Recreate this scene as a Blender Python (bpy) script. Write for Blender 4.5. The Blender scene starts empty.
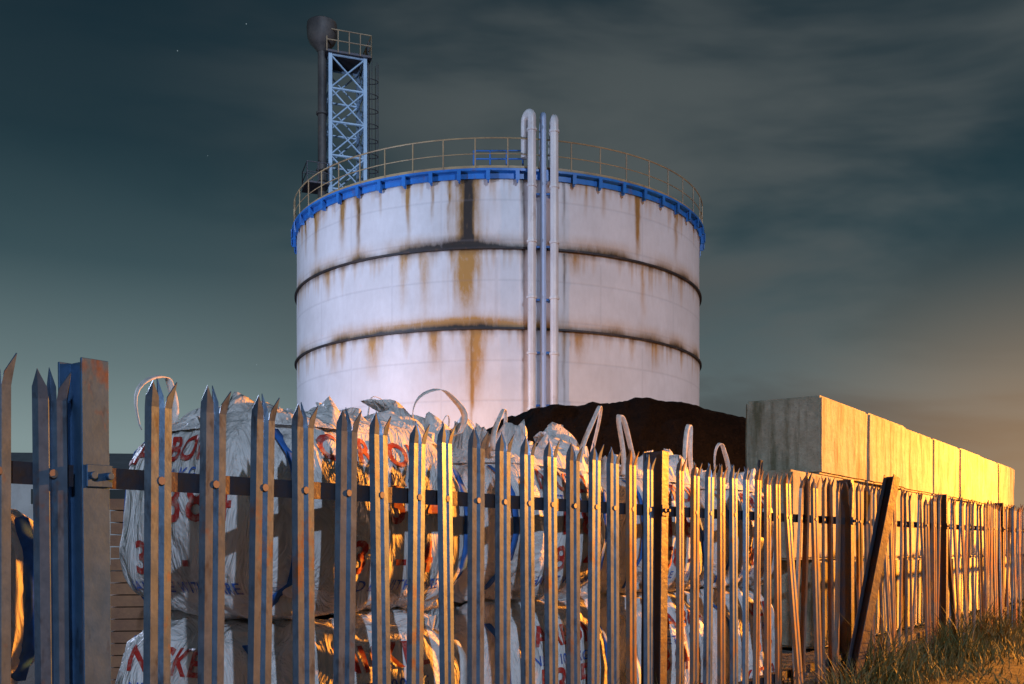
import bpy, bmesh, math, random
import numpy as np
from mathutils import Vector, Matrix, noise
from mathutils.bvhtree import BVHTree
random.seed(7)
scn = bpy.context.scene
scn.view_settings.view_transform = 'Standard'
scn.view_settings.look = 'None'
scn.view_settings.exposure = 0

# ------------------------------------------------------------------ helpers
class MB:
    def __init__(s): s.v=[]; s.f=[]; s.m=[]
    def add(s, vs, fs, mi=0):
        o=len(s.v); s.v+= [tuple(v) for v in vs]
        s.f+= [tuple(i+o for i in f) for f in fs]; s.m += [mi]*len(fs)
    def box(s, c, size, mi=0, rot=None):
        hx,hy,hz=[a/2 for a in size]; c=Vector(c)
        vs=[Vector((x,y,z)) for x in(-hx,hx) for y in(-hy,hy) for z in(-hz,hz)]
        if rot: vs=[rot@v for v in vs]
        vs=[v+c for v in vs]
        s.add(vs,[(0,1,3,2),(4,6,7,5),(0,4,5,1),(2,3,7,6),(0,2,6,4),(1,5,7,3)],mi)
    def tube(s, pts, r, n=8, mi=0, cap=True):
        pts=[Vector(p) for p in pts]; rs = r if isinstance(r,(list,tuple)) else [r]*len(pts)
        vs=[]; fs=[]; up=None
        for i,p in enumerate(pts):
            a=pts[max(i-1,0)]; b=pts[min(i+1,len(pts)-1)]
            t=(b-a).normalized()
            if up is None:
                up = Vector((0,0,1)) if abs(t.z)<.9 else Vector((1,0,0))
            u=(up - t*up.dot(t)).normalized(); w=t.cross(u); up=u
            for k in range(n):
                an=2*math.pi*k/n
                vs.append(p+(u*math.cos(an)+w*math.sin(an))*rs[i])
        for i in range(len(pts)-1):
            for k in range(n):
                k2=(k+1)%n
                fs.append((i*n+k,i*n+k2,(i+1)*n+k2,(i+1)*n+k))
        if cap:
            fs.append(tuple(range(n-1,-1,-1))); fs.append(tuple((len(pts)-1)*n+k for k in range(n)))
        s.add(vs,fs,mi)
    def lathe(s, c, prof, n=128, mi=0, closed=True, a0=0, a1=2*math.pi):
        c=Vector(c); vs=[]; fs=[]; m=len(prof); full=abs(a1-a0-2*math.pi)<1e-6
        N=n if full else n+1
        for i in range(N):
            a=a0+(a1-a0)*i/n
            for (r,z) in prof: vs.append(c+Vector((r*math.cos(a),r*math.sin(a),z)))
        for i in range(n):
            j=(i+1)%N
            for k in range(m if closed else m-1):
                k2=(k+1)%m
                fs.append((i*m+k,j*m+k,j*m+k2,i*m+k2))
        s.add(vs,fs,mi)
    def obj(s, name, mats, smooth=False, parent=None):
        me=bpy.data.meshes.new(name); me.from_pydata(s.v,[],s.f); me.update()
        ob=bpy.data.objects.new(name,me); scn.collection.objects.link(ob)
        for m in mats: me.materials.append(m)
        me.polygons.foreach_set('material_index', s.m)
        bm=bmesh.new(); bm.from_mesh(me); bmesh.ops.recalc_face_normals(bm,faces=bm.faces); bm.to_mesh(me); bm.free()
        if smooth:
            me.polygons.foreach_set('use_smooth',[True]*len(me.polygons))
            if smooth!='full':
                try:
                    me.set_sharp_from_angle(angle=math.radians(40))
                except Exception: pass
        if parent: ob.parent=parent
        return ob

def empty(name, loc=(0,0,0), rotz=0):
    e=bpy.data.objects.new(name,None); scn.collection.objects.link(e)
    e.location=loc; e.rotation_euler=(0,0,rotz); return e

class NT:
    def __init__(s,name):
        s.mat=bpy.data.materials.new(name); s.mat.use_nodes=True
        s.t=s.mat.node_tree; s.b=s.t.nodes['Principled BSDF']
    def n(s,typ,ins=None,**kw):
        nd=s.t.nodes.new(typ)
        for k,v in kw.items(): setattr(nd,k,v)
        if ins:
            for k,v in ins.items(): s.set(nd.inputs[k],v)
        return nd
    def set(s,inp,v):
        if isinstance(v,bpy.types.NodeSocket): s.t.links.new(v,inp)
        else: inp.default_value=v
    def coord(s,scale=(1,1,1),kind='Object'):
        tc=s.n('ShaderNodeTexCoord'); mp=s.n('ShaderNodeMapping'); s.t.links.new(tc.outputs[kind],mp.inputs[0])
        mp.inputs['Scale'].default_value=scale; return mp.outputs[0]
    def noise(s,scale,detail=4,rough=.6,cs=(1,1,1),lo=None,hi=None,dist=0):
        nd=s.n('ShaderNodeTexNoise',{'Vector':s.coord(cs),'Scale':scale,'Detail':detail,'Roughness':rough,'Distortion':dist})
        o=nd.outputs['Fac']
        if lo is not None: o=s.rng(o,lo,hi)
        return o
    def rng(s,v,lo,hi,a=0,b=1):
        return s.n('ShaderNodeMapRange',{'Value':v,'From Min':lo,'From Max':hi,'To Min':a,'To Max':b}).outputs[0]
    def mix(s,f,a,b,mode='MIX'):
        nd=s.n('ShaderNodeMix',data_type='RGBA',blend_type=mode)
        def c(x): return x if isinstance(x,bpy.types.NodeSocket) else (*x,1) if len(x)==3 else x
        s.set(nd.inputs[0],f); s.set(nd.inputs[6],c(a)); s.set(nd.inputs[7],c(b)); return nd.outputs[2]
    def math(s,op,a,b=0):
        nd=s.n('ShaderNodeMath',operation=op); s.set(nd.inputs[0],a); s.set(nd.inputs[1],b); return nd.outputs[0]
    def bump(s,h,st=.3,d=.01):
        bn=s.n('ShaderNodeBump',{'Height':h,'Strength':st,'Distance':d}); s.t.links.new(bn.outputs[0],s.b.inputs['Normal'])
    def fin(s,col=None,rough=.7,metal=0):
        if col is not None:
            s.set(s.b.inputs['Base Color'], col if isinstance(col,bpy.types.NodeSocket) else (*col,1))
        s.set(s.b.inputs['Roughness'],rough); s.set(s.b.inputs['Metallic'],metal); return s.mat

# ------------------------------------------------------------------ materials
def m_steel(name,c1,c2,lo,hi,rustc=(.17,.075,.03),ra=.85,metal=.45):
    m=NT(name)
    b=m.noise(26,3,.7,(1,1,.8),.35,.7)
    c=m.mix(b,c1,c2)
    g=m.noise(2.6,4,.7,(1,1,.7),.35,.65)
    c=m.mix(m.math('MULTIPLY',g,.55),c,tuple(x*.45 for x in c1))
    r=m.noise(4.2,5,.75,(1,1,.6),lo,hi)
    c=m.mix(m.math('MULTIPLY',r,ra),c,rustc)
    d=m.noise(9,4,.8,(1.5,1.5,.6),.55,.70)
    c=m.mix(m.math('MULTIPLY',d,.75),c,(.02,.02,.028))
    m.bump(b,.12,.002)
    return m.fin(c,m.rng(g,0,1,.30,.5),metal)
M_STEEL=m_steel('galvanised_steel',(.085,.145,.23),(.15,.23,.34),.58,.67)
M_STEELR=m_steel('rusting_galvanised_steel',(.11,.115,.13),(.19,.17,.15),.43,.60,(.26,.10,.025),.9,.2)
M_POST=m_steel('galvanised_post_steel',(.06,.15,.29),(.10,.21,.38),.62,.72)
def m_rail():
    m=NT('weathered_rail_steel'); a=m.noise(12,4,.7,(1,1,1),.4,.65)
    c=m.mix(a,(.035,.045,.07),(.075,.045,.035)); m.bump(a,.3,.004)
    return m.fin(c,.5,.3)
M_RAIL=m_rail()
def m_bag():
    m=NT('woven_polypropylene')
    a=m.noise(2.2,4,.65,(1,1,1),.42,.68)
    c=m.mix(a,(.76,.75,.74),(.52,.50,.48))
    dd=m.noise(5,5,.75,(1,1,.6),.56,.76)
    c=m.mix(m.math('MULTIPLY',dd,.8),c,(.13,.12,.11))
    fold=m.n('ShaderNodeTexNoise',{'Vector':m.coord((1,1,.45)),'Scale':7,'Detail':4,'Roughness':.6,'Distortion':1.2}).outputs['Fac']
    fold=m.math('ABSOLUTE',m.math('SUBTRACT',fold,.5))
    m.bump(m.math('MULTIPLY',fold,3.2),.9,.022)
    m.b.inputs['Specular IOR Level'].default_value=.35
    return m.fin(c,.5)
M_BAG=m_bag()
def m_web(name,col):
    m=NT(name); a=m.noise(30,3,.6,(1,1,1),.35,.7)
    c=m.mix(a,col,tuple(x*.65 for x in col)); m.bump(a,.3,.003); return m.fin(c,.7)
M_WEB=m_web('white_webbing',(.78,.76,.73)); M_BLUEWEB=m_web('blue_webbing',(.03,.16,.55)); M_BLKWEB=m_web('black_webbing',(.03,.03,.035))
def m_print(name,col):
    m=NT(name); a=m.noise(35,4,.7,(1,1,1),.48,.72)
    return m.fin(m.mix(a,col,(.5,.35,.30)),.6)
M_PRINT=m_print('red_print',(.42,.02,.015)); M_PRINTB=m_print('blue_print',(.03,.12,.48))
def m_conc():
    m=NT('cast_concrete')
    a=m.noise(2.2,4,.65,(1,1,1),.35,.7); b=m.noise(14,4,.75,(1,1,1),.35,.7)
    c=m.mix(a,(.44,.42,.33),(.27,.25,.18)); c=m.mix(m.math('MULTIPLY',b,.5),c,(.17,.16,.11))
    st=m.noise(3,4,.7,(2.2,2.2,.3),.48,.66); c=m.mix(m.math('MULTIPLY',st,.8),c,(.09,.085,.04))
    v=m.n('ShaderNodeTexVoronoi',{'Vector':m.coord(),'Scale':26}); pit=m.rng(v.outputs['Distance'],.0,.22)
    c=m.mix(m.rng(pit,0,1,.6,0),c,(.08,.07,.05))
    m.bump(m.math('ADD',m.math('MULTIPLY',pit,.5),b),.5,.012)
    return m.fin(c,.9)
M_CONC=m_conc()
def m_paint(name,c1,c2,rough=.45,rust=.3):
    m=NT(name); a=m.noise(1.3,4,.7,(1,1,.5),.4,.65); r=m.noise(2.3,5,.75,(1,1,.5),.56,.66)
    c=m.mix(a,c1,c2); c=m.mix(m.math('MULTIPLY',r,rust),c,(.16,.075,.03)); return m.fin(c,rough)
M_BLUE=m_paint('blue_paint',(.02,.16,.52),(.015,.10,.34),.4,.35)
M_RAILY=m_paint('railing_galvanised',(.36,.26,.14),(.24,.16,.09),.5,.4)
M_PIPE=m_paint('pipe_cladding',(.60,.59,.60),(.48,.46,.48),.4,.25)
M_PIPEB=m_paint('pipe_bluegrey',(.32,.42,.62),(.28,.36,.52),.4,.2)
M_TOWER=m_paint('tower_steel',(.36,.52,.70),(.25,.39,.56),.45,.2)
M_STACK=m_paint('stack_sooty_steel',(.09,.080,.075),(.04,.038,.04),.6,.3)
M_BAND=m_paint('band_dark_steel',(.014,.013,.018),(.035,.022,.018),.6,.5)
def m_tank():
    m=NT('tank_shell_paint')
    at=m.n('ShaderNodeAttribute',attribute_name='stain_shade')
    sp=m.n('ShaderNodeSeparateColor'); m.t.links.new(at.outputs['Color'],sp.inputs[0])
    a=m.noise(.5,4,.65,(1,1,1),.35,.7); f=m.noise(5,5,.75,(1,1,.35),.3,.75)
    c=m.mix(a,(.66,.65,.69),(.55,.54,.57)); c=m.mix(m.math('MULTIPLY',f,.25),c,(.40,.36,.36))
    br=m.n('ShaderNodeClamp',{'Value':m.math('MULTIPLY',sp.outputs[0],m.rng(f,0,1,.75,1.5))}).outputs[0]
    c=m.mix(m.math('MULTIPLY',br,.95),c,(.40,.19,.022))
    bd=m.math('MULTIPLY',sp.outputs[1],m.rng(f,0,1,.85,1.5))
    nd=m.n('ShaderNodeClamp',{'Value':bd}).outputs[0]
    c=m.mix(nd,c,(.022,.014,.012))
    c=m.mix(m.math('MULTIPLY',sp.outputs[2],.22),c,(.20,.18,.20))
    m.bump(m.math('ADD',m.math('MULTIPLY',sp.outputs[2],-.4),m.math('MULTIPLY',a,1.0)),.4,.03)
    return m.fin(c,.5)
M_TANK=m_tank()
def m_coal():
    m=NT('coal'); a=m.noise(5,6,.8,(1,1,1),.35,.7)
    c=m.mix(a,(.004,.004,.0045),(.012,.0095,.0085)); m.bump(a,1,.12); 
    m.b.inputs['Specular IOR Level'].default_value=.08
    return m.fin(c,.9)
M_COAL=m_coal()
def m_ground():
    m=NT('yard_ground'); a=m.noise(.5,6,.7,(1,1,1),.35,.7); b=m.noise(18,4,.75,(1,1,1),.35,.7)
    c=m.mix(a,(.055,.05,.045),(.09,.08,.06)); c=m.mix(m.math('MULTIPLY',b,.5),c,(.03,.028,.025)); m.bump(b,.6,.03); return m.fin(c,.95)
M_GROUND=m_ground()
def m_verge():
    m=NT('verge_soil'); a=m.noise(3,6,.7,(1,1,1),.35,.7)
    c=m.mix(a,(.05,.045,.02),(.09,.08,.03)); m.bump(a,.8,.05); return m.fin(c,.95)
M_SOIL=m_verge()
def m_grass():
    m=NT('dry_grass'); a=m.noise(2.5,4,.7,(1,1,1),.35,.65)
    c=m.mix(a,(.05,.08,.02),(.16,.14,.05)); return m.fin(c,.7)
M_GRASS=m_grass()
def m_brick():
    m=NT('brick'); a=m.noise(7,4,.7,(1,1,1),.35,.7)
    c=m.mix(a,(.34,.17,.09),(.22,.11,.07)); m.bump(a,.5,.01); return m.fin(c,.9)
M_BRICK=m_brick()
M_CLAD=m_paint('warehouse_cladding',(.35,.36,.35),(.28,.29,.28),.6,.1)
M_ROOFM=m_paint('warehouse_roof',(.12,.13,.14),(.08,.09,.1),.6,.1)
M_GLASS=NT('dark_glass').fin((.02,.025,.03),.1)
M_BOLT=m_paint('bolt_steel',(.2,.2,.2),(.12,.08,.06),.5,.5)

# ------------------------------------------------------------------ frame geometry
TH=math.atan2(.812,.583)
D=Vector((math.cos(TH),math.sin(TH),0)); N=Vector((-math.sin(TH),math.cos(TH),0))
P0=Vector((-2.575,0,0))
def fp(s,y=0,z=0): return P0+D*s+N*y+Vector((0,0,z))

# ------------------------------------------------------------------ ground
def ground():
    vs=[];fs=[]
    xs=np.concatenate([np.linspace(-900,-60,12),np.linspace(-50,50,60),np.linspace(60,900,12)])
    ys=np.concatenate([np.linspace(-900,-40,10),np.linspace(-30,80,70),np.linspace(100,1500,12)])
    for y in ys:
        for x in xs:
            z=.03*noise.noise(Vector((x*.3,y*.3,0))) if abs(x)<55 and -35<y<85 else 0
            vs.append((x,y,z-.03))
    w=len(xs)
    for j in range(len(ys)-1):
        for i in range(w-1): fs.append((j*w+i,j*w+i+1,(j+1)*w+i+1,(j+1)*w+i))
    b=MB(); b.add(vs,fs); b.obj('ground',[M_GROUND],smooth='full')
ground()
def verge():
    b=MB(); vs=[];fs=[]
    ns=120; nt=14
    for i in range(ns+1):
        for j in range(nt+1):
            s=-3+33*i/ns; t=.35-3.6*j/nt
            z=.05+.05*noise.noise(Vector((s*1.3,t*1.3,1)))+.03*noise.noise(Vector((s*5,t*5,1)))
            if j==nt or j==0 : z=-.05
            vs.append(fp(s,t,z))
    for i in range(ns):
        for j in range(nt):
            a=i*(nt+1)+j; fs.append((a,a+1,a+nt+2,a+nt+1))
    b.add(vs,fs); g=b.obj('verge_ground',[M_SOIL],smooth='full')
    b=MB(); vs=[];fs=[]
    for i in range(34000):
        s=random.uniform(5,26); t=random.uniform(-3.0,.25)
        if random.random()<.45: t=random.gauss(-.12,.16)
        cl=noise.noise(Vector((s*1.7,t*1.7,4)))
        if cl<-.12 and random.random()<.85: continue
        h=random.uniform(.03,.12)*(1+1.6*max(0,cl)) * (2.4 if abs(t+.1)<.2 and cl>.05 else 1)
        p=fp(s,t,.04); a=random.uniform(0,6.28); w=.003+.004*random.random()
        u=Vector((math.cos(a),math.sin(a),0))*w
        l=Vector((random.gauss(0,.5),random.gauss(0,.5),0))*h
        k=len(vs)
        vs+= [p-u,p+u,p+l*.4+Vector((0,0,h*.6))+u*.7,p+l*.4+Vector((0,0,h*.6))-u*.7,p+l+Vector((0,0,h))]
        fs+= [(k,k+1,k+2,k+3),(k+3,k+2,k+4)]
    b.add(vs,fs); b.obj('grass',[M_GRASS])
verge()

# ------------------------------------------------------------------ palisade fence
def topz(s): return 1.41+.0125*max(0,.812*s-3)
fence=empty('palisade_fence',P0,TH)
def pale(b,bb,s,zt,lean=0,twist=0,ylean=0,mi=0):
    W=.072; dp=.013
    prof=[(-.5,1.1),(-.40,.0),(-.13,.0),(0,.7),(.13,.0),(.40,.0),(.5,1.1)]
    pr=[(x*W,y*dp) for x,y in prof]
    zs=[.04,.3,.6,.9,zt-.25,zt-.07]
    vs=[];fs=[]
    def P(x,y,z):
        c,sn=math.cos(twist),math.sin(twist)
        xx=x*c-y*sn; yy=x*sn+y*c
        return (s+xx+lean*(z-.7), yy-.02+ylean*(z-1.16)*(1 if z<1.16 else .3), z)
    for z in zs:
        for x,y in pr: vs.append(P(x,y,z))
    n=7
    for i in range(len(zs)-1):
        for k in range(n-1): fs.append((i*n+k,i*n+k+1,(i+1)*n+k+1,(i+1)*n+k))
    base=(len(zs)-1)*n
    def prong(c0,c1,c2,dx,dy,h):
        o=len(vs)
        for c,sc in ((c0,.95),(c1,1),(c2,.95)):
            x,y=pr[c]; cx=pr[c1][0]
            vs.append(P(cx+(x-cx)*sc+dx*.35, y+dy*.4, zt-.07+h*.4))
        vs.append(P(pr[c1][0]+dx,pr[c1][1]+dy,zt-.07+h))
        fs.append((base+c0,base+c1,o+1,o)); fs.append((base+c1,base+c2,o+2,o+1))
        fs.append((o,o+1,o+3)); fs.append((o+1,o+2,o+3))
    j=random.uniform(-.006,.006)
    prong(0,1,2,-.006,-.012,.062+j)
    prong(2,3,4,0,.008,.072)
    prong(4,5,6,.006,-.012,.062-j)
    b.add(vs,fs,mi)
    for z in (1.165+.008*max(0,s*.812-3),.25):
        x0=s+lean*(z-.7)
        bb.tube([(x0,-.010,z),(x0,-.024,z)],.010,8)
b=MB(); bb=MB()
ss=[2.687,2.56]
posts=[2.777+2.75*k for k in range(-2,10)]
for k in range(0,150): ss.append(2.949+.155*k)
for k in range(1,26): ss.append(2.56-.155*k)
for s in ss:
    if min(abs(s-p) for p in posts)<.062 and not s in (2.687,): continue
    far=s>7.0
    lean=random.gauss(0,.012 if not far else .08)
    tw=random.gauss(0,.06) if not far else random.gauss(.12,.30)
    mi=1 if random.random()<min(.95,max(.02,(s-4.2)/3.0)) else 0
    pale(b,bb,s,topz(s)+random.gauss(0,.006 if not far else .015),lean,tw,random.gauss(0,.03) if far else 0,mi)
pales=b.obj('pales',[M_STEEL,M_STEELR],parent=fence)
sm=pales.modifiers.new('thick','SOLIDIFY'); sm.thickness=.003; sm.offset=0
bb.obj('bolts',[M_BOLT],smooth=True,parent=fence)
b=MB()
def rz(s,z): return z+.008*max(0,s*.812-3)
for base in (1.165,.25):
    sA=-1.5
    allp=sorted([p for p in posts if p>sA])
    segs=[sA]+allp+[27.0]
    for a,c in zip(segs[:-1],segs[1:]):
        a+=.034; c-=.034
        if c-a<.2: continue
        za,zc=rz(a,base),rz(c,base)
        def bar(y0,y1,dz0,dz1):
            vs=[(a,y0,za+dz0),(a,y1,za+dz0),(a,y1,za+dz1),(a,y0,za+dz1),(c,y0,zc+dz0),(c,y1,zc+dz0),(c,y1,zc+dz1),(c,y0,zc+dz1)]
            b.add(vs,[(0,1,2,3),(4,7,6,5),(0,4,5,1),(3,2,6,7),(1,5,6,2),(0,3,7,4)])
        bar(.003,.009,-.024,.024); bar(.0095,.05,.0185,.0245)
b.obj('rails',[M_RAIL],parent=fence)
b=MB()
for i,p in enumerate(posts):
    mi=0 if p<3 else 1
    zt=topz(p)+.015
    R=Matrix.Rotation(.02 if i%2 else -.01,3,'Y')
    for (dy,w,t) in ((-.035,.066,.007),(.055,.066,.007)):
        b.box((p,dy,zt/2),(w,t,zt),mi,rot=R)
    b.box((p,.0105,zt/2),(.006,.0815,zt),mi,rot=R)
    for z in (1.165,.25):
        b.box((p,-.043,rz(p,z)),(.062,.006,.05),mi,rot=R)
        for dx in (-.02,.02):
            b.tube([(p+dx,-.045,rz(p,z)),(p+dx,-.058,rz(p,z))],.009,8,mi)
po=b.obj('posts',[M_POST,M_RAIL],parent=fence)
po.modifiers.new('bev','BEVEL').width=.0015
b=MB()
A,B=fp(8.05,-.08,.03),fp(8.55,-.22,1.50)
v=(B-A); Rq=v.to_track_quat('Z','Y').to_matrix()
c=(A+B)/2
for dx in (-.035,.035): b.box(c+Rq@Vector((dx,0,0)),(.006,.08,v.length),rot=Rq)
b.box(c,(.063,.006,v.length),rot=Rq)
b.obj('leaning_steel_post',[M_RAIL])

# ------------------------------------------------------------------ bulk bags
def bag(s,y,z0,w,d,h,seed,text=True,loops=True,rot=0,skirt=True,strapmat=None,blk=False,lh=(.12,.26),sidetext=False):
    root=empty('bulk_bag',fp(s,y,z0),TH+rot)
    rnd=random.Random(seed); off=Vector((seed*3.1,seed*1.7,seed*.9))
    n=46
    bm=bmesh.new()
    bmesh.ops.create_cube(bm,size=2)
    bmesh.ops.subdivide_edges(bm,edges=bm.edges[:],cuts=n-1,use_grid_fill=True)
    for v in bm.verts:
        x,yy,zz=v.co
        k=4.2; rr=(abs(x)**k+abs(yy)**k)**(1/k) if (x or yy) else 1
        m=max(abs(x),abs(yy))
        f=(m/rr) if rr>1e-6 else 1
        x*=f; yy*=f
        kz=6; r3=(max(abs(x),abs(yy))**kz+abs(zz)**kz)**(1/kz); g=max(abs(x),abs(yy),abs(zz))/max(r3,1e-6)
        x*=g; yy*=g; zz*=g
        bul=1+.09*(1-zz*zz)-.05*(zz>0)*zz
        P=Vector((x*w/2*bul*.94,yy*d/2*bul*.94,(zz+1)*h/2))
        nd=Vector((x,yy,zz*.6)).normalized()
        q=Vector((P.x*2.2,P.y*2.2,P.z*1.1))+off
        f1=noise.noise(q)*.030
        q2=Vector((P.x*6,P.y*6,P.z*1.4))+off; q2+=Vector((1,1,1))*noise.noise(q*1.5)*.9
        f2=-abs(noise.noise(q2))*.055
        edge=min(1,abs(zz)**3+.25)
        q3=Vector((P.x*5,P.y*5,P.z*9))+off*2; f3=-abs(noise.noise(q3))*.024*edge
        q5=Vector((P.x*15,P.y*15,P.z*2.2))+off*2; f5=-abs(noise.noise(q5))*.032*edge
        q4=Vector((P.x*14,P.y*14,P.z*9))+off*3; f4=noise.noise(q4)*.006
        P+=nd*(f1+f2+f3+f4+f5)
        if zz>.75: P.z+=noise.noise(Vector((P.x*4,P.y*4,seed)))*.05*(zz-.75)*4
        v.co=P
    me=bpy.data.meshes.new('body'); 
    for f in bm.faces: f.smooth=True
    bvh=BVHTree.FromBMesh(bm)
    bm.to_mesh(me); bm.free(); me.materials.append(M_BAG)
    ob=bpy.data.objects.new('body',me); scn.collection.objects.link(ob); ob.parent=root
    def front(x,z,side=-1,o=.006):
        hit=bvh.ray_cast(Vector((x,side*2,z)),Vector((0,-side,0)))
        if hit[0] is None: return Vector((x,side*d/2,z))
        return hit[0]+Vector((0,side*o,0))
    def left(yl,z,o=.006):
        hit=bvh.ray_cast(Vector((-2,-yl,z)),Vector((1,0,0)))
        if hit[0] is None: return Vector((-w/2,-yl,z))
        return hit[0]+Vector((-o,0,0))
    b=MB()
    def ribbon(pts,side,mi=0):
        vs=[];fs=[]
        for i,p in enumerate(pts):
            sd=side[i] if isinstance(side,list) else side
            vs+=[p-sd,p+sd]
        for i in range(len(pts)-1): fs.append((2*i,2*i+1,2*i+3,2*i+2))
        b.add(vs,fs,mi)
    for sx in (-1,1):
        for sy in (-1,1):
            x=sx*w*.38
            mi=1 if (strapmat and rnd.random()<.7) else 0
            ribbon([front(x,h*(.08+.80*i/14),sy,.007) for i in range(15)],Vector((.020,0,0)),mi)
    if loops:
        for sx in (-1,1):
            for sy in (-1,1):
                if rnd.random()<.1: continue
                x=sx*w*.34; y0=sy*d*.36
                ht=rnd.uniform(*lh); tx=rnd.uniform(-.12,.12); ty=rnd.uniform(-.08,.08); sp=rnd.uniform(.045,.10)
                pts=[];sd=[]
                a0=rnd.uniform(-.6,.6)
                for i in range(25):
                    t=i/24; a=math.pi*(t*1.25-.125)
                    px=-math.cos(a)*sp*(1+.25*math.sin(3*a+seed)); pz=max(-.1,math.sin(a))*ht
                    lean=max(0,pz)/ht
                    p=Vector((x+px*math.cos(a0)+tx*lean*lean, y0+px*math.sin(a0)+ty*lean, h*.97+pz+.014*math.sin(t*9+seed)))
                    pts.append(p); 
                    tw=a0+math.pi/2+.9*math.sin(t*3.1+seed*2)*.8
                    sd.append(Vector((math.cos(tw),math.sin(tw),.35*math.sin(t*5))).normalized()*.013)
                ribbon(pts,sd,2 if blk and sy<0 and sx>0 else 0)
    so=b.obj('webbing',[M_WEB,M_BLUEWEB,M_BLKWEB],smooth='full',parent=root)
    s2=so.modifiers.new('t','SOLIDIFY'); s2.thickness=.003; s2.offset=0
    if skirt:
        b=MB(); vs=[];fs=[]; nn=160; mm=12
        hh=rnd.uniform(.10,.17)
        for j in range(mm+1):
            t=j/mm
            for i in range(nn):
                a=2*math.pi*i/nn
                ca,sa=math.cos(a),math.sin(a)
                k=(abs(ca)**4+abs(sa)**4)**(-.25)
                fold=noise.noise(Vector((ca*4,sa*4,t*.6+seed)))
                fold2=noise.noise(Vector((ca*11,sa*11,t*1.2+seed)))
                r=(.86-.30*t+.16*t*fold*2+.08*t*fold2*2)
                vs.append((ca*k*r*w/2, sa*k*r*d/2, h*.93+hh*t*(1+.9*noise.noise(Vector((ca*2.3,sa*2.3,seed+5)))+.35*fold2)-.02))
        for j in range(mm):
            for i in range(nn):
                i2=(i+1)%nn; fs.append((j*nn+i,j*nn+i2,(j+1)*nn+i2,(j+1)*nn+i))
        b.add(vs,fs); sk=b.obj('top_skirt',[M_BAG],smooth='full',parent=root)
        s3=sk.modifiers.new('t','SOLIDIFY'); s3.thickness=.002
    if text:
        b=MB()
        lines=[(['CARBON','CARBON','NICKEL'][seed%3],.115,h*.80,rnd.uniform(-.08,.08),0),
               (['1384','1385','1384'][seed%3],.18,h*.55,rnd.uniform(-.08,.08),0),
               ('(NON)' if seed%2 else '38 - 4',.15,h*.30,rnd.uniform(-.06,.06),0),
               ('NET 1000 KG',.06,h*.68,rnd.uniform(-.1,.1),1),('HANDLE WITH CARE',.05,h*.17,0,1)]
        for side in ((0,1) if sidetext else (0,)):
          for (txt,size,zc,xc,mi) in lines:
            cu=bpy.data.curves.new('t','FONT'); cu.body=txt; cu.size=size; cu.align_x='CENTER'; cu.align_y='CENTER'; cu.resolution_u=3; cu.offset=.003 if mi==0 else .0005; cu.space_character=1.12
            to=bpy.data.objects.new('t',cu); scn.collection.objects.link(to)
            bpy.context.view_layer.update()
            tm=bpy.data.meshes.new_from_object(to.evaluated_get(bpy.context.evaluated_depsgraph_get()))
            bpy.data.objects.remove(to)
            t=bmesh.new(); t.from_mesh(tm); bmesh.ops.triangulate(t,faces=t.faces[:])
            for _ in range(6):
                es=[e for e in t.edges if e.calc_length()>.014]
                if not es: break
                bmesh.ops.subdivide_edges(t,edges=es,cuts=1); bmesh.ops.triangulate(t,faces=t.faces[:])
            for v in t.verts:
                x=v.co.x+xc; z=zc+v.co.y
                if side==0:
                    x=max(-w*.46,min(w*.46,x)); v.co=front(x,z,-1,.005)
                else:
                    x=max(-d*.46,min(d*.46,x)); v.co=left(x,z,.005)
            t.verts.index_update()
            b.add([v.co.copy() for v in t.verts],[tuple(v.index for v in f.verts) for f in t.faces],mi); t.free()
        b.obj('printing',[M_PRINT,M_PRINTB],parent=root)
    return root

cols=[3.98,5.10,6.17,7.22]
for i,c in enumerate(cols):
    sd=11+i*2
    bag(c,.64,0,1.12 if i==0 else 1.04,.92,.80,sd,text=True,loops=False,skirt=False,rot=random.uniform(-.05,.05),strapmat=True,sidetext=(i==0))
    bag(c+random.uniform(-.03,.03),.64,.76,1.10 if i==0 else 1.02,.90,[.70,.66,.66,.66][i],sd+1,text=True,rot=random.uniform(-.07,.07),strapmat=True,blk=(i==3),sidetext=(i==0),lh=(.14,.30))
bag(2.50,.75,0,.95,.9,.66,41,loops=False,skirt=False,strapmat=True,text=False)
bag(2.49,.76,.62,.93,.88,.56,42,loops=False,skirt=False,strapmat=True,text=False)
for i,c in enumerate([5.35,6.6]):
    bag(c,1.75,0,1.0,.9,.8,61+i,text=False,loops=False,skirt=False)
    bag(c,1.75,.76,1.0,.9,.70,71+i,text=False,loops=True,lh=(.2,.32))

# ------------------------------------------------------------------ concrete block wall
wall=empty('concrete_block_wall',(3.08,10.0,0),TH)
def block(x0,z0,z1,L=1.6,dj=0):
    b=MB(); L2=L-.016
    b.box((x0+L/2,.4+dj,(z0+z1)/2),(L2,.8,z1-z0-.010))
    o=b.obj('block',[M_CONC],parent=wall)
    bm=bmesh.new(); bm.from_mesh(o.data)
    bmesh.ops.bevel(bm,geom=bm.edges[:],offset=.022,segments=2,affect='EDGES')
    bmesh.ops.subdivide_edges(bm,edges=[e for e in bm.edges if e.calc_length()>.3],cuts=9,use_grid_fill=True)
    for v in bm.verts:
        q=v.co; v.co+=Vector((0,1,.6))*noise.noise(Vector((q.x*3,q.y*3,q.z*3)))*.012
    bm.to_mesh(o.data); bm.free()
rowz=[(0,.9),(.9,1.76),(1.76,2.56)]
for r,(a,c) in enumerate(rowz):
    for i in range(7 if r==2 else 15):
        x=i*1.6-(0.8 if r==1 else 0)
        block(x,a,c,dj=random.uniform(-.03,.03)+(.0 if r==2 else .02))
b=MB()
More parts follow.
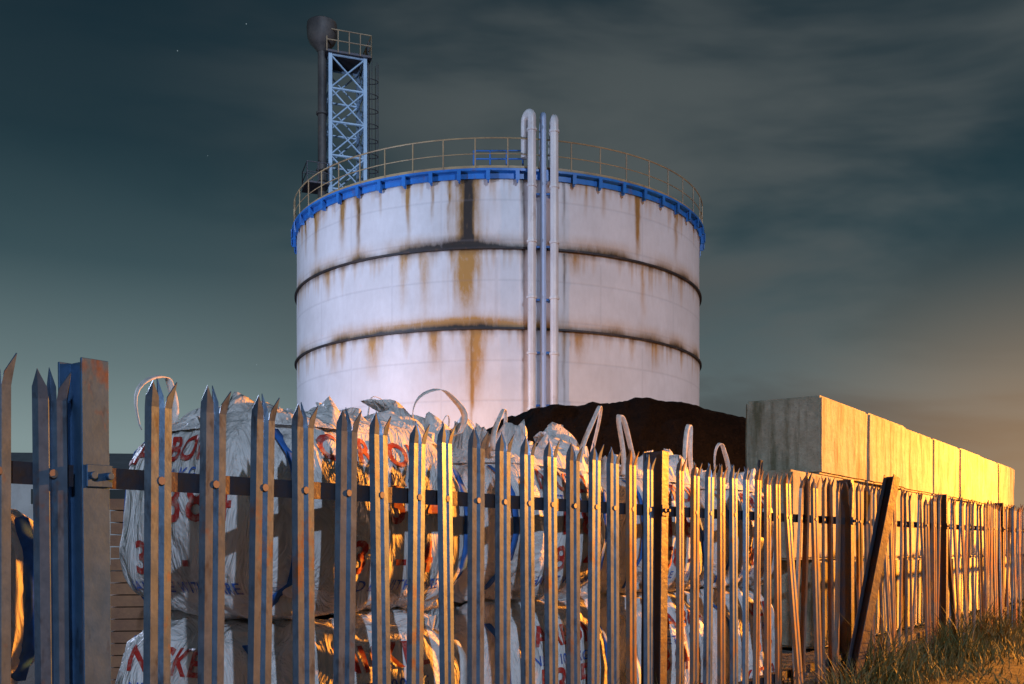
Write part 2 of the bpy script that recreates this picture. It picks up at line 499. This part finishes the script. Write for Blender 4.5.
for i in range(7):
    x=i*1.6+.8
    b.tube([(x-.1,.4,2.53),(x-.1,.4,2.58),(x,.4,2.60),(x+.1,.4,2.58),(x+.1,.4,2.53)],.012,6)
b.obj('lifting_loops',[M_BAND],parent=wall)

# ------------------------------------------------------------------ coal heap
def coal():
    b=MB(); vs=[];fs=[]; nx=190; ny=110
    X0,X1,Y0,Y1=-6,10.5,18.6,30
    for j in range(ny+1):
        for i in range(nx+1):
            x=X0+(X1-X0)*i/nx; y=Y0+(Y1-Y0)*j/ny
            px=np.interp(x,[-6,-4,-2.2,-1.17,-.27,.5,1.6,2.8,4.0,5.1,6.5,8,10.5],[-.2,1.2,2.7,3.5,4.0,4.22,4.38,4.45,4.35,4.08,3.5,2.0,-.2])
            py=np.interp(y,[18.6,20.5,22.5,25,30],[-.05,.55,1,.9,-.05])
            h=max(-.1,px*py)
            h+= (.10*noise.noise(Vector((x*.8,y*.8,0)))+.06*noise.noise(Vector((x*2.5,y*2.5,3)))+.05*noise.noise(Vector((x*7,y*7,3)))) * (1 if h>.2 else 0)
            vs.append((x,y,h-.05))
    for j in range(ny):
        for i in range(nx):
            a=j*(nx+1)+i; fs.append((a,a+1,a+nx+2,a+nx+1))
    b.add(vs,fs); b.obj('coal_heap',[M_COAL],smooth='full')
coal()

# ------------------------------------------------------------------ storage tank
R=8.88; TC=Vector((-.60,45,0)); HT=14.7
tank=empty('storage_tank',TC)
def shell():
    na=900; nz=240
    me=bpy.data.meshes.new('shell'); vs=[];fs=[];col=[]
    streaks=[
        (-1.0,14.5,11.95,.26,.9,1.6),(-1.0,14.5,11.95,.65,.8,.15),(-1.05,11.9,9.2,.55,1.4,.05),(-.85,9.0,4.5,.07,1.5,.45),(-.75,9.0,6.0,.40,1.1,0),
        (-2.6,11.9,9.2,.25,.6,.0),(-3.4,11.9,9.6,.2,.6,.0),(-5.2,14.5,11.9,.10,1.0,.7),(-5.9,14.5,12.3,.15,.8,.45),(-7.2,14.5,12.2,.12,.7,.3),(-3.2,14.5,12.2,.08,.9,.35),
        (1.0,14.5,11.9,.10,.25,.9),(1.0,11.9,9,.07,.2,.8),(1.0,9,5,.07,.2,.6),(2.5,14.5,11.9,.06,.2,.7),(2.5,11.8,9,.06,.2,.6),(2.5,9,5,.06,.2,.5),  # first three paint the pipe's shadow onto the shell; next three are staining
        (5.35,14.5,11.9,.12,1.5,.45),(5.6,11.9,9.5,.12,.6,.0),(4.0,14.5,13.2,.1,.6,.1),(7.1,14.5,12.2,.1,.7,.2),(-4.6,9,7.2,.35,.7,0),(-2.2,9,7.3,.3,.7,.1),(-6.3,9,7.7,.25,.6,0),
        (-1.7,14.5,12.2,.06,.8,.45),(-2.3,14.5,12.8,.06,.8,.4),(-6.6,11.9,10.6,.2,.5,.1),(3.1,9,7.6,.3,.5,.1),(6.2,9,7.8,.2,.5,.0),(2.9,11.9,10.9,.3,.6,.1),(-4.3,14.5,13.3,.05,.6,.2),(-7.8,14.5,12.8,.08,.6,.3),(3.3,14.5,13.1,.05,.6,.1)]
    for k in range(nz+1):
        z=14.5*k/nz
        for i in range(na):
            a=2*math.pi*i/na
            r=R+.012*noise.noise(Vector((math.cos(a)*5,math.sin(a)*5,z*.5)))
            vs.append((r*math.cos(a),r*math.sin(a),z))
            fy=math.sin(a)<0
            rust=0;dark=0
            c4=Vector((math.cos(a)*26,math.sin(a)*26,z*.10))
            st=noise.noise(c4)*.5+noise.noise(c4*2.7)*.35+.12
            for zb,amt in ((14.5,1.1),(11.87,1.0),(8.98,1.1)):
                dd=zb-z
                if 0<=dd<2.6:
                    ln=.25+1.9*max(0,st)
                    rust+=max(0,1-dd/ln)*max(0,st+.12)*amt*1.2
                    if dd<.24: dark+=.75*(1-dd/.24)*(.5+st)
                du=z-zb
                if 0<=du<.75 and zb<14:
                    g=noise.noise(Vector((math.cos(a)*7,math.sin(a)*7,zb)))*.6+.5
                    g2=noise.noise(Vector((math.cos(a)*30,math.sin(a)*30,zb)))*.3
                    rust+=max(0,1-du/.75)**1.3*g*1.4
                    dark+=max(0,1-du/(.18+.35*g))**1.5*(g+g2+.2)*1.3
            if fy:
                x=r*math.cos(a)
                for X,zt,zb,w,ru,dk in streaks:
                    if zb<z<zt and abs(x-X)<w*2.8:
                        t=(zt-z)/(zt-zb)
                        xw=X+.05*noise.noise(Vector((z*2,X,0)))
                        g=math.exp(-((x-xw)/(w*(.75+.35*noise.noise(Vector((x*9,z*.7,X))))))**2)
                        fade=min(1,(1-t)*1.5) if zb<11.94 or zb>11.96 else 1
                        rust+=ru*g*fade; dark+=dk*g*fade*(.75+.6*noise.noise(Vector((x*14,z*.5,2))))
                if 11.9<z<12.45: dark+=1.3*math.exp(-((x+1.2)/1.5)**2)*(1-(z-11.9)/.55)
                if 9.0<z<9.5: rust+=1.8*math.exp(-((x+1.4)/2.8)**2)*(1-(z-9)/.5)
                if 9.0<z<9.3: dark+=.6*math.exp(-((x+2.4)/2.4)**2)*(1-(z-9)/.3)
            course=int(z/2.9); zz=(z-.55)%1.45
            seam=.8 if zz<.062 else 0
            nseg=14; ph=(i/na*nseg+(course%2)*.5)%1
            if ph<nseg/na*1.01: seam=.7
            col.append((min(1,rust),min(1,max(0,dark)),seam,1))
    for k in range(nz):
        for i in range(na):
            i2=(i+1)%na; fs.append((k*na+i,k*na+i2,(k+1)*na+i2,(k+1)*na+i))
    me.from_pydata(vs,[],fs); me.update()
    at=me.color_attributes.new('stain_shade','FLOAT_COLOR','POINT')
    at.data.foreach_set('color',np.array(col,dtype=np.float32).ravel())
    me.polygons.foreach_set('use_smooth',[True]*len(me.polygons)); me.materials.append(M_TANK)
    o=bpy.data.objects.new('shell',me); scn.collection.objects.link(o); o.parent=tank
shell()
b=MB()
for z in (11.9,9.0,5.2):
    b.lathe((0,0,z),[(R-.03,-.035),(R+.10,-.035),(R+.10,.035),(R-.03,.035)],n=256)
b.obj('stiffener_rings',[M_BAND],smooth=True,parent=tank)
b=MB()
b.lathe((0,0,0),[(R-.03,14.40),(R+.06,14.40),(R+.06,14.62),(R+.22,14.64),(R+.22,14.72),(R-.03,14.72)],n=256)
for k in range(54):
    a=2*math.pi*k/54+.03
    c=Vector((math.cos(a),math.sin(a),0)); Rm=Matrix.Rotation(a,3,'Z')
    b.box(c*(R+.14)+Vector((0,0,14.43)),(.16,.05,.40),rot=Rm)
    b.box(c*(R+.235)+Vector((0,0,14.47)),(.035,.14,.36),rot=Rm)
b.obj('rim_flange',[M_BLUE],smooth=True,parent=tank)
b=MB(); b.lathe((0,0,0),[(.01,16.0),(3,15.85),(6,15.45),(R-.1,14.74)],n=96,closed=False); b.obj('roof',[M_PIPE],smooth='full',parent=tank)
b=MB()
for dz,rr in ((.55,.018),(1.12,.026)):
    b.lathe((0,0,14.72+dz),[(R+.12+rr*math.cos(q),rr*math.sin(q)) for q in [i*math.pi/3 for i in range(6)]],n=200)
b.lathe((0,0,14.78),[(R+.10,-.05),(R+.12,-.05),(R+.12,.07),(R+.10,.07)],n=200)
for k in range(48):
    a=2*math.pi*k/48+.05; c=Vector((math.cos(a),math.sin(a),0))*(R+.12)
    b.tube([c+Vector((0,0,14.7)),c+Vector((0,0,15.84))],.025,6)
b.obj('handrail',[M_RAILY],smooth=True,parent=tank)
def arcpts(c,r,a0,a1,u,n=8):
    return [Vector(c)+Vector(u)*r*math.cos(a0+(a1-a0)*i/n)+Vector((0,0,1))*r*math.sin(a0+(a1-a0)*i/n) for i in range(n+1)]
b=MB(); b2=MB(); b3=MB()
def wy(x,o): return -math.sqrt((R+o)**2-x*x)
x=1.31; y=wy(x,.42)
b.tube([(x,y,.3),(x,y,16.42)]+arcpts((x-.12,y+.22,16.47),.25,0,math.pi,(.48,-.88,0))+[(x-.24,y+.46,15.2)],.15,14)
x=2.12; y=wy(x,.42)
b.tube([(x,y,.3),(x,y,16.25)]+arcpts((x,y+.3,16.3),.3,0,math.pi/2,(0,-1,0))+[(x,y+1.6,16.6),(x,y+1.9,16.4),(x,y+1.9,15)],.15,14)
for xx in (1.31,2.12):
    yy=wy(xx,.42)
    for z in (2,4,6,8,10,12,14,16.0):
        b.tube([(xx,yy,z),(xx,yy,z+.08)],.185,14)
b.obj('vent_pipes',[M_PIPE],smooth=True,parent=tank)
x=1.72; y=wy(x,.36)
b2.tube([(x,y,.3),(x,y,16.4)]+arcpts((x,y+.25,16.45),.25,0,math.pi/2,(0,-1,0))+[(x,y+1.4,16.7),(x,y+1.6,15)],.11,10)
b2.obj('drain_pipe',[M_PIPEB],smooth=True,parent=tank)
for z in np.arange(2.4,14.4,1.9):
    b3.box((1.72,wy(1.72,.30),z),(1.0,.05,.07)); 
    for xx in (1.48,1.95): b3.box((xx,wy(xx,.15),z),(.06,.30,.06))
b3.box((.1,wy(.1,0)+1.0,14.98),(1.9,1.2,.08))
for xx in (-.8,-.2,.4,1.0):
    b3.tube([(xx,wy(.1,0)+.45,15.0),(xx,wy(.1,0)+.45,15.6)],.03,6)
for zz in (15.3,15.6): b3.tube([(-.8,wy(.1,0)+.45,zz),(1.0,wy(.1,0)+.45,zz)],.03,6)
b3.obj('pipe_brackets',[M_BLUE],parent=tank)
b=MB(); b.lathe((0,0,0),[(0.01,0),(R+.5,0),(R+.5,.35),(0.01,.35)],n=96,closed=False); b.obj('plinth',[M_CONC],parent=tank)

# ------------------------------------------------------------------ flare tower
tw=empty('flare_stack_tower',(-9.55,57,0)); tw.rotation_euler=(0,0,math.radians(20))
b=MB(); h=.98; H=28.7
L=[(-h,-h),(h,-h),(h,h),(-h,h)]
for x,y in L: b.box((x,y,H/2),(.20,.20,H))
zz=np.arange(.6,H+.1,1.87)
for i,z in enumerate(zz):
    for k in range(4):
        a=L[k]; c=L[(k+1)%4]
        b.tube([(a[0],a[1],z),(c[0],c[1],z)],.07,6)
        if i<len(zz)-1:
            z2=zz[i+1]
            b.tube([(a[0],a[1],z),(c[0],c[1],z2)],.05,6); b.tube([(c[0],c[1],z),(a[0],a[1],z2)],.05,6)
b.obj('lattice_frame',[M_TOWER],parent=tw)
b=MB(); br=MB()
b.box((.05,0,H+.06),(2.6,2.4,.12))
for x in np.linspace(-1.2,1.3,5):
    for y in (-1.2,1.2): br.tube([(x,y,H),(x,y,H+1.25)],.035,6)
for y in np.linspace(-1.2,1.2,4): br.tube([(1.3,y,H),(1.3,y,H+1.25)],.035,6)
for z in (.65,1.25):
    br.tube([(-1.2,-1.2,H+z),(1.3,-1.2,H+z)],.035,6); br.tube([(-1.2,1.2,H+z),(1.3,1.2,H+z)],.035,6); br.tube([(1.3,-1.2,H+z),(1.3,1.2,H+z)],.035,6)
br.obj('top_railing',[M_RAILY],parent=tw)
zp=21.3
b.box((-1.7,-.4,zp),(1.3,1.8,.08))
for x in (-2.3,-1.7,-1.1):
    for y in (-1.3,.5): b.tube([(x,y,zp),(x,y,zp+1.1)],.03,6)
for z in (.55,1.1):
    for y in (-1.3,.5): b.tube([(-2.3,y,zp+z),(-1.1,y,zp+z)],.028,6)
    b.tube([(-2.3,-1.3,zp+z),(-2.3,.5,zp+z)],.028,6)
b.tube([(-2.3,-1.3,zp-1.6),(-1.0,-1.3,zp-2.6)],.04,6)
for dy in (-.22,.22): b.tube([(1.2,dy-.6,1),(1.2,dy-.6,H+1.1)],.03,6)
for z in np.arange(1,H,.3): b.tube([(1.2,-.82,z),(1.2,-.38,z)],.014,5)
for z in np.arange(3,H-.2,.85):
    pts=[(1.2+.62*math.sin(a),-.6-.36*math.cos(a),z) for a in np.linspace(0,math.pi,9)]
    b.tube(pts,.026,5)
for a in np.linspace(.3,math.pi-.3,5):
    b.tube([(1.2+.62*math.sin(a),-.6-.36*math.cos(a),3),(1.2+.62*math.sin(a),-.6-.36*math.cos(a),H)],.018,5)
b.obj('platforms_and_ladder',[M_RAIL],parent=tw)
b=MB(); px,py=-1.35,-.5
b.tube([(px,py,0),(px,py,28.9)],.24,16)
for z in np.arange(3,28,3.2): b.tube([(px,py,z),(px,py,z+.12)],.33,16)
for z in np.arange(3.1,28,3.2): b.box((px+.3,py,z),(.5,.1,.1))
b.tube([(px,py,28.9),(px,py,29.15),(px,py,29.4),(px,py,29.7),(px,py,30.2),(px,py,30.5),(px,py,30.6)],[.26,.46,.70,.82,.86,.82,.68],20)
b.tube([(px+.45,py-.3,15),(px+.45,py-.3,28.6)],.09,10)
b.obj('flare_stack',[M_STACK],smooth=True,parent=tw)

# ------------------------------------------------------------------ brick stack, warehouse, lamps
bs=empty('brick_stack',(-1.90,6.5,0),.15)
b=MB()
b.box((0,0,.07),(1.2,1.0,.03)); b.box((-.5,0,.025),(.1,1.0,.05)); b.box((.5,0,.025),(.1,1.0,.05)); b.box((0,0,.027),(.1,.98,.05))
b.obj('pallet',[M_BRICK],parent=bs)
b=MB()
for r in range(17):
    for i in range(5):
        for j in range(8):
            if 0<i<4 and 0<j<7: continue
            b.box((-.46+i*.23+random.uniform(-.004,.004),-.42+j*.12+random.uniform(-.004,.004),.12+r*.072),(.215,.105,.065))
b.obj('bricks',[M_BRICK],parent=bs)

wh=empty('warehouse',(-46,74,0),.1)
b=MB(); b.box((0,0,3.2),(40,16,6.4)); 
b.obj('walls',[M_CLAD],parent=wh)
b=MB(); b.add([(-20.3,-8.4,6.42),(20.3,-8.4,6.42),(20.3,0,8.3),(-20.3,0,8.3),(20.3,8.4,6.42),(-20.3,8.4,6.42)],[(0,1,2,3),(3,2,4,5)]); b.obj('roof',[M_ROOFM],parent=wh)
b=MB()
for x in range(-18,19,4): b.box((x,-8.03,4.6),(2.2,.06,1.0))
b.obj('windows',[M_GLASS],parent=wh)

def lamp(name,loc,H,energy,col,headdir,rad=.12,aim=None,cone=110,blend=.8):
    e=empty(name,loc)
    b=MB(); hx,hy=headdir
    b.tube([(0,0,0),(0,0,1.2),(0,0,H*.6),(0,0,H)],[.09,.08,.06,.05],12)
    b.tube([(0,0,H)]+[(hx*t,hy*t,H+.25*math.sin(t*2)) for t in (.2,.4,.7,.9)],.035,8)
    b.obj('pole',[M_RAIL],smooth=True,parent=e)
    b=MB(); a=math.atan2(hy,hx)
    b.box((hx*1.15,hy*1.15,H+.30),(.6,.26,.10),rot=Matrix.Rotation(a,3,'Z')); b.obj('head',[M_RAIL],parent=e)
    m=NT('lamp_glow'); m.b.inputs['Emission Color'].default_value=(*col,1); m.b.inputs['Emission Strength'].default_value=8; m.fin(col,.5)
    b=MB(); b.box((hx*1.15,hy*1.15,H+.235),(.45,.20,.03),rot=Matrix.Rotation(a,3,'Z')); b.obj('lens',[m.mat],parent=e)
    l=bpy.data.lights.new('bulb','SPOT' if aim else 'POINT'); l.energy=energy; l.color=col; l.shadow_soft_size=rad
    lo=bpy.data.objects.new('bulb',l); scn.collection.objects.link(lo); lo.parent=e; lo.location=(hx*1.15,hy*1.15,H+.0)
    if aim:
        l.spot_size=math.radians(cone); l.spot_blend=blend
        d=Vector(aim)-Vector(loc)-Vector((hx*1.15,hy*1.15,H)); lo.rotation_euler=d.to_track_quat('-Z','Y').to_euler()
lamp('street_lamp',(16.5,13.6,0),4.4,42000,(1.0,.32,.028),(-.9,.1),aim=(6,12.5,1.2),cone=112,blend=.75)
lamp('street_lamp',(19,27,0),5.0,3800,(1,.52,.28),(-.5,.8))
lamp('yard_lamp',(-3.6,27,0),2.4,2600,(1,.40,.08),(.1,.9))
lamp('floodlight_mast',(-21,24,0),9,15000,(.62,.72,1.0),(.9,.4))

sl=bpy.data.lights.new('cool_fill','SUN'); sl.energy=1.45; sl.angle=math.radians(.8); sl.color=(.58,.74,1.0)  # added cool fill from behind the camera for tank, fence and bags
so=bpy.data.objects.new('cool_fill',sl); scn.collection.objects.link(so)
dirv=Vector((-.32,.87,-.33)); so.rotation_euler=dirv.to_track_quat('-Z','Y').to_euler()

# ------------------------------------------------------------------ world
w=bpy.data.worlds.new('World'); scn.world=w; w.use_nodes=True
nt=w.node_tree; nt.nodes.clear()
def wn(t,ins=None,**kw):
    nd=nt.nodes.new(t)
    for k,v in kw.items(): setattr(nd,k,v)
    for k,v in (ins or {}).items():
        if isinstance(v,bpy.types.NodeSocket): nt.links.new(v,nd.inputs[k])
        else: nd.inputs[k].default_value=v
    return nd
tc=wn('ShaderNodeTexCoord').outputs['Generated']
sep=wn('ShaderNodeSeparateXYZ',{0:tc})
def wmix(f,a,c,mode='MIX'):
    nd=nt.nodes.new('ShaderNodeMix'); nd.data_type='RGBA'; nd.blend_type=mode
    for i,v in ((0,f),(6,a),(7,c)):
        if isinstance(v,bpy.types.NodeSocket): nt.links.new(v,nd.inputs[i])
        else: nd.inputs[i].default_value=v if i==0 else (*v,1)
    return nd.outputs[2]
def wr(v,a,c,x=0,y=1): return wn('ShaderNodeMapRange',{'Value':v,'From Min':a,'From Max':c,'To Min':x,'To Max':y},interpolation_type='SMOOTHSTEP').outputs[0]
def wm(op,a,c): 
    return wn('ShaderNodeMath',{0:a,1:c},operation=op).outputs[0]
cr=wn('ShaderNodeValToRGB',{0:sep.outputs[2]})
els=cr.color_ramp.elements
els[0].position=0; els[0].color=(.27,.36,.36,1); els[1].position=.5; els[1].color=(.003,.015,.026,1)
for p,c in ((.10,(.23,.31,.315)),(.17,(.13,.19,.20)),(.26,(.038,.077,.092)),(.36,(.008,.029,.042))):
    e=els.new(p); e.color=(*c,1)
mp=wn('ShaderNodeMapping',{0:tc}); mp.inputs['Rotation'].default_value=(0,math.radians(14),0); mp.inputs['Scale'].default_value=(1.0,1.0,3.2)
n1=wn('ShaderNodeTexNoise',{'Vector':mp.outputs[0],'Scale':2.2,'Detail':5,'Roughness':.5,'Distortion':.4}).outputs['Fac']
cl=wr(n1,.33,.60)
side=wr(sep.outputs[0],-.36,.02,.12,1)
low=wr(sep.outputs[2],.58,.34,.5,1)
f=wm('MULTIPLY',wm('MULTIPLY',cl,side),low)
c=wmix(f,cr.outputs[0],(.078,.094,.097))
dk=wm('MULTIPLY',wm('MULTIPLY',wr(n1,.52,.36),wr(sep.outputs[2],.02,.2)),.50)
c=wmix(dk,c,(.014,.034,.044))
warm=wm('MULTIPLY',wr(sep.outputs[0],.2,.5),wr(sep.outputs[2],.30,.04))
c=wmix(wm('MULTIPLY',warm,.70),c,(.42,.24,.11))
vo=wn('ShaderNodeTexVoronoi',{'Vector':tc,'Scale':70})
st=wr(vo.outputs['Distance'],.040,.018)
rnd=wn('ShaderNodeSeparateColor',{0:vo.outputs['Color']})
st=wm('MULTIPLY',st,wr(rnd.outputs[0],.85,.97)); st=wm('MULTIPLY',st,wr(sep.outputs[0],.0,-.15))
c=wmix(wm('MULTIPLY',st,.8),c,(.35,.45,.5))
sky=wn('ShaderNodeTexSky',sky_type='NISHITA'); sky.sun_disc=False; sky.sun_elevation=math.radians(2); sky.sun_rotation=math.radians(160)
bg1=wn('ShaderNodeBackground',{'Color':c,'Strength':1.0}); bg2=wn('ShaderNodeBackground',{'Color':sky.outputs[0],'Strength':.001})
ad=wn('ShaderNodeAddShader',{0:bg1.outputs[0],1:bg2.outputs[0]})
wn('ShaderNodeOutputWorld',{'Surface':ad.outputs[0]})

# ------------------------------------------------------------------ camera
cam=bpy.data.cameras.new('camera'); co=bpy.data.objects.new('camera',cam); scn.collection.objects.link(co)
co.location=(0,0,1.0); co.rotation_euler=(math.radians(90),0,0)
cam.sensor_width=36; cam.lens=35.16; cam.shift_y=208/1024; cam.clip_end=3000; cam.clip_start=.05
scn.camera=co
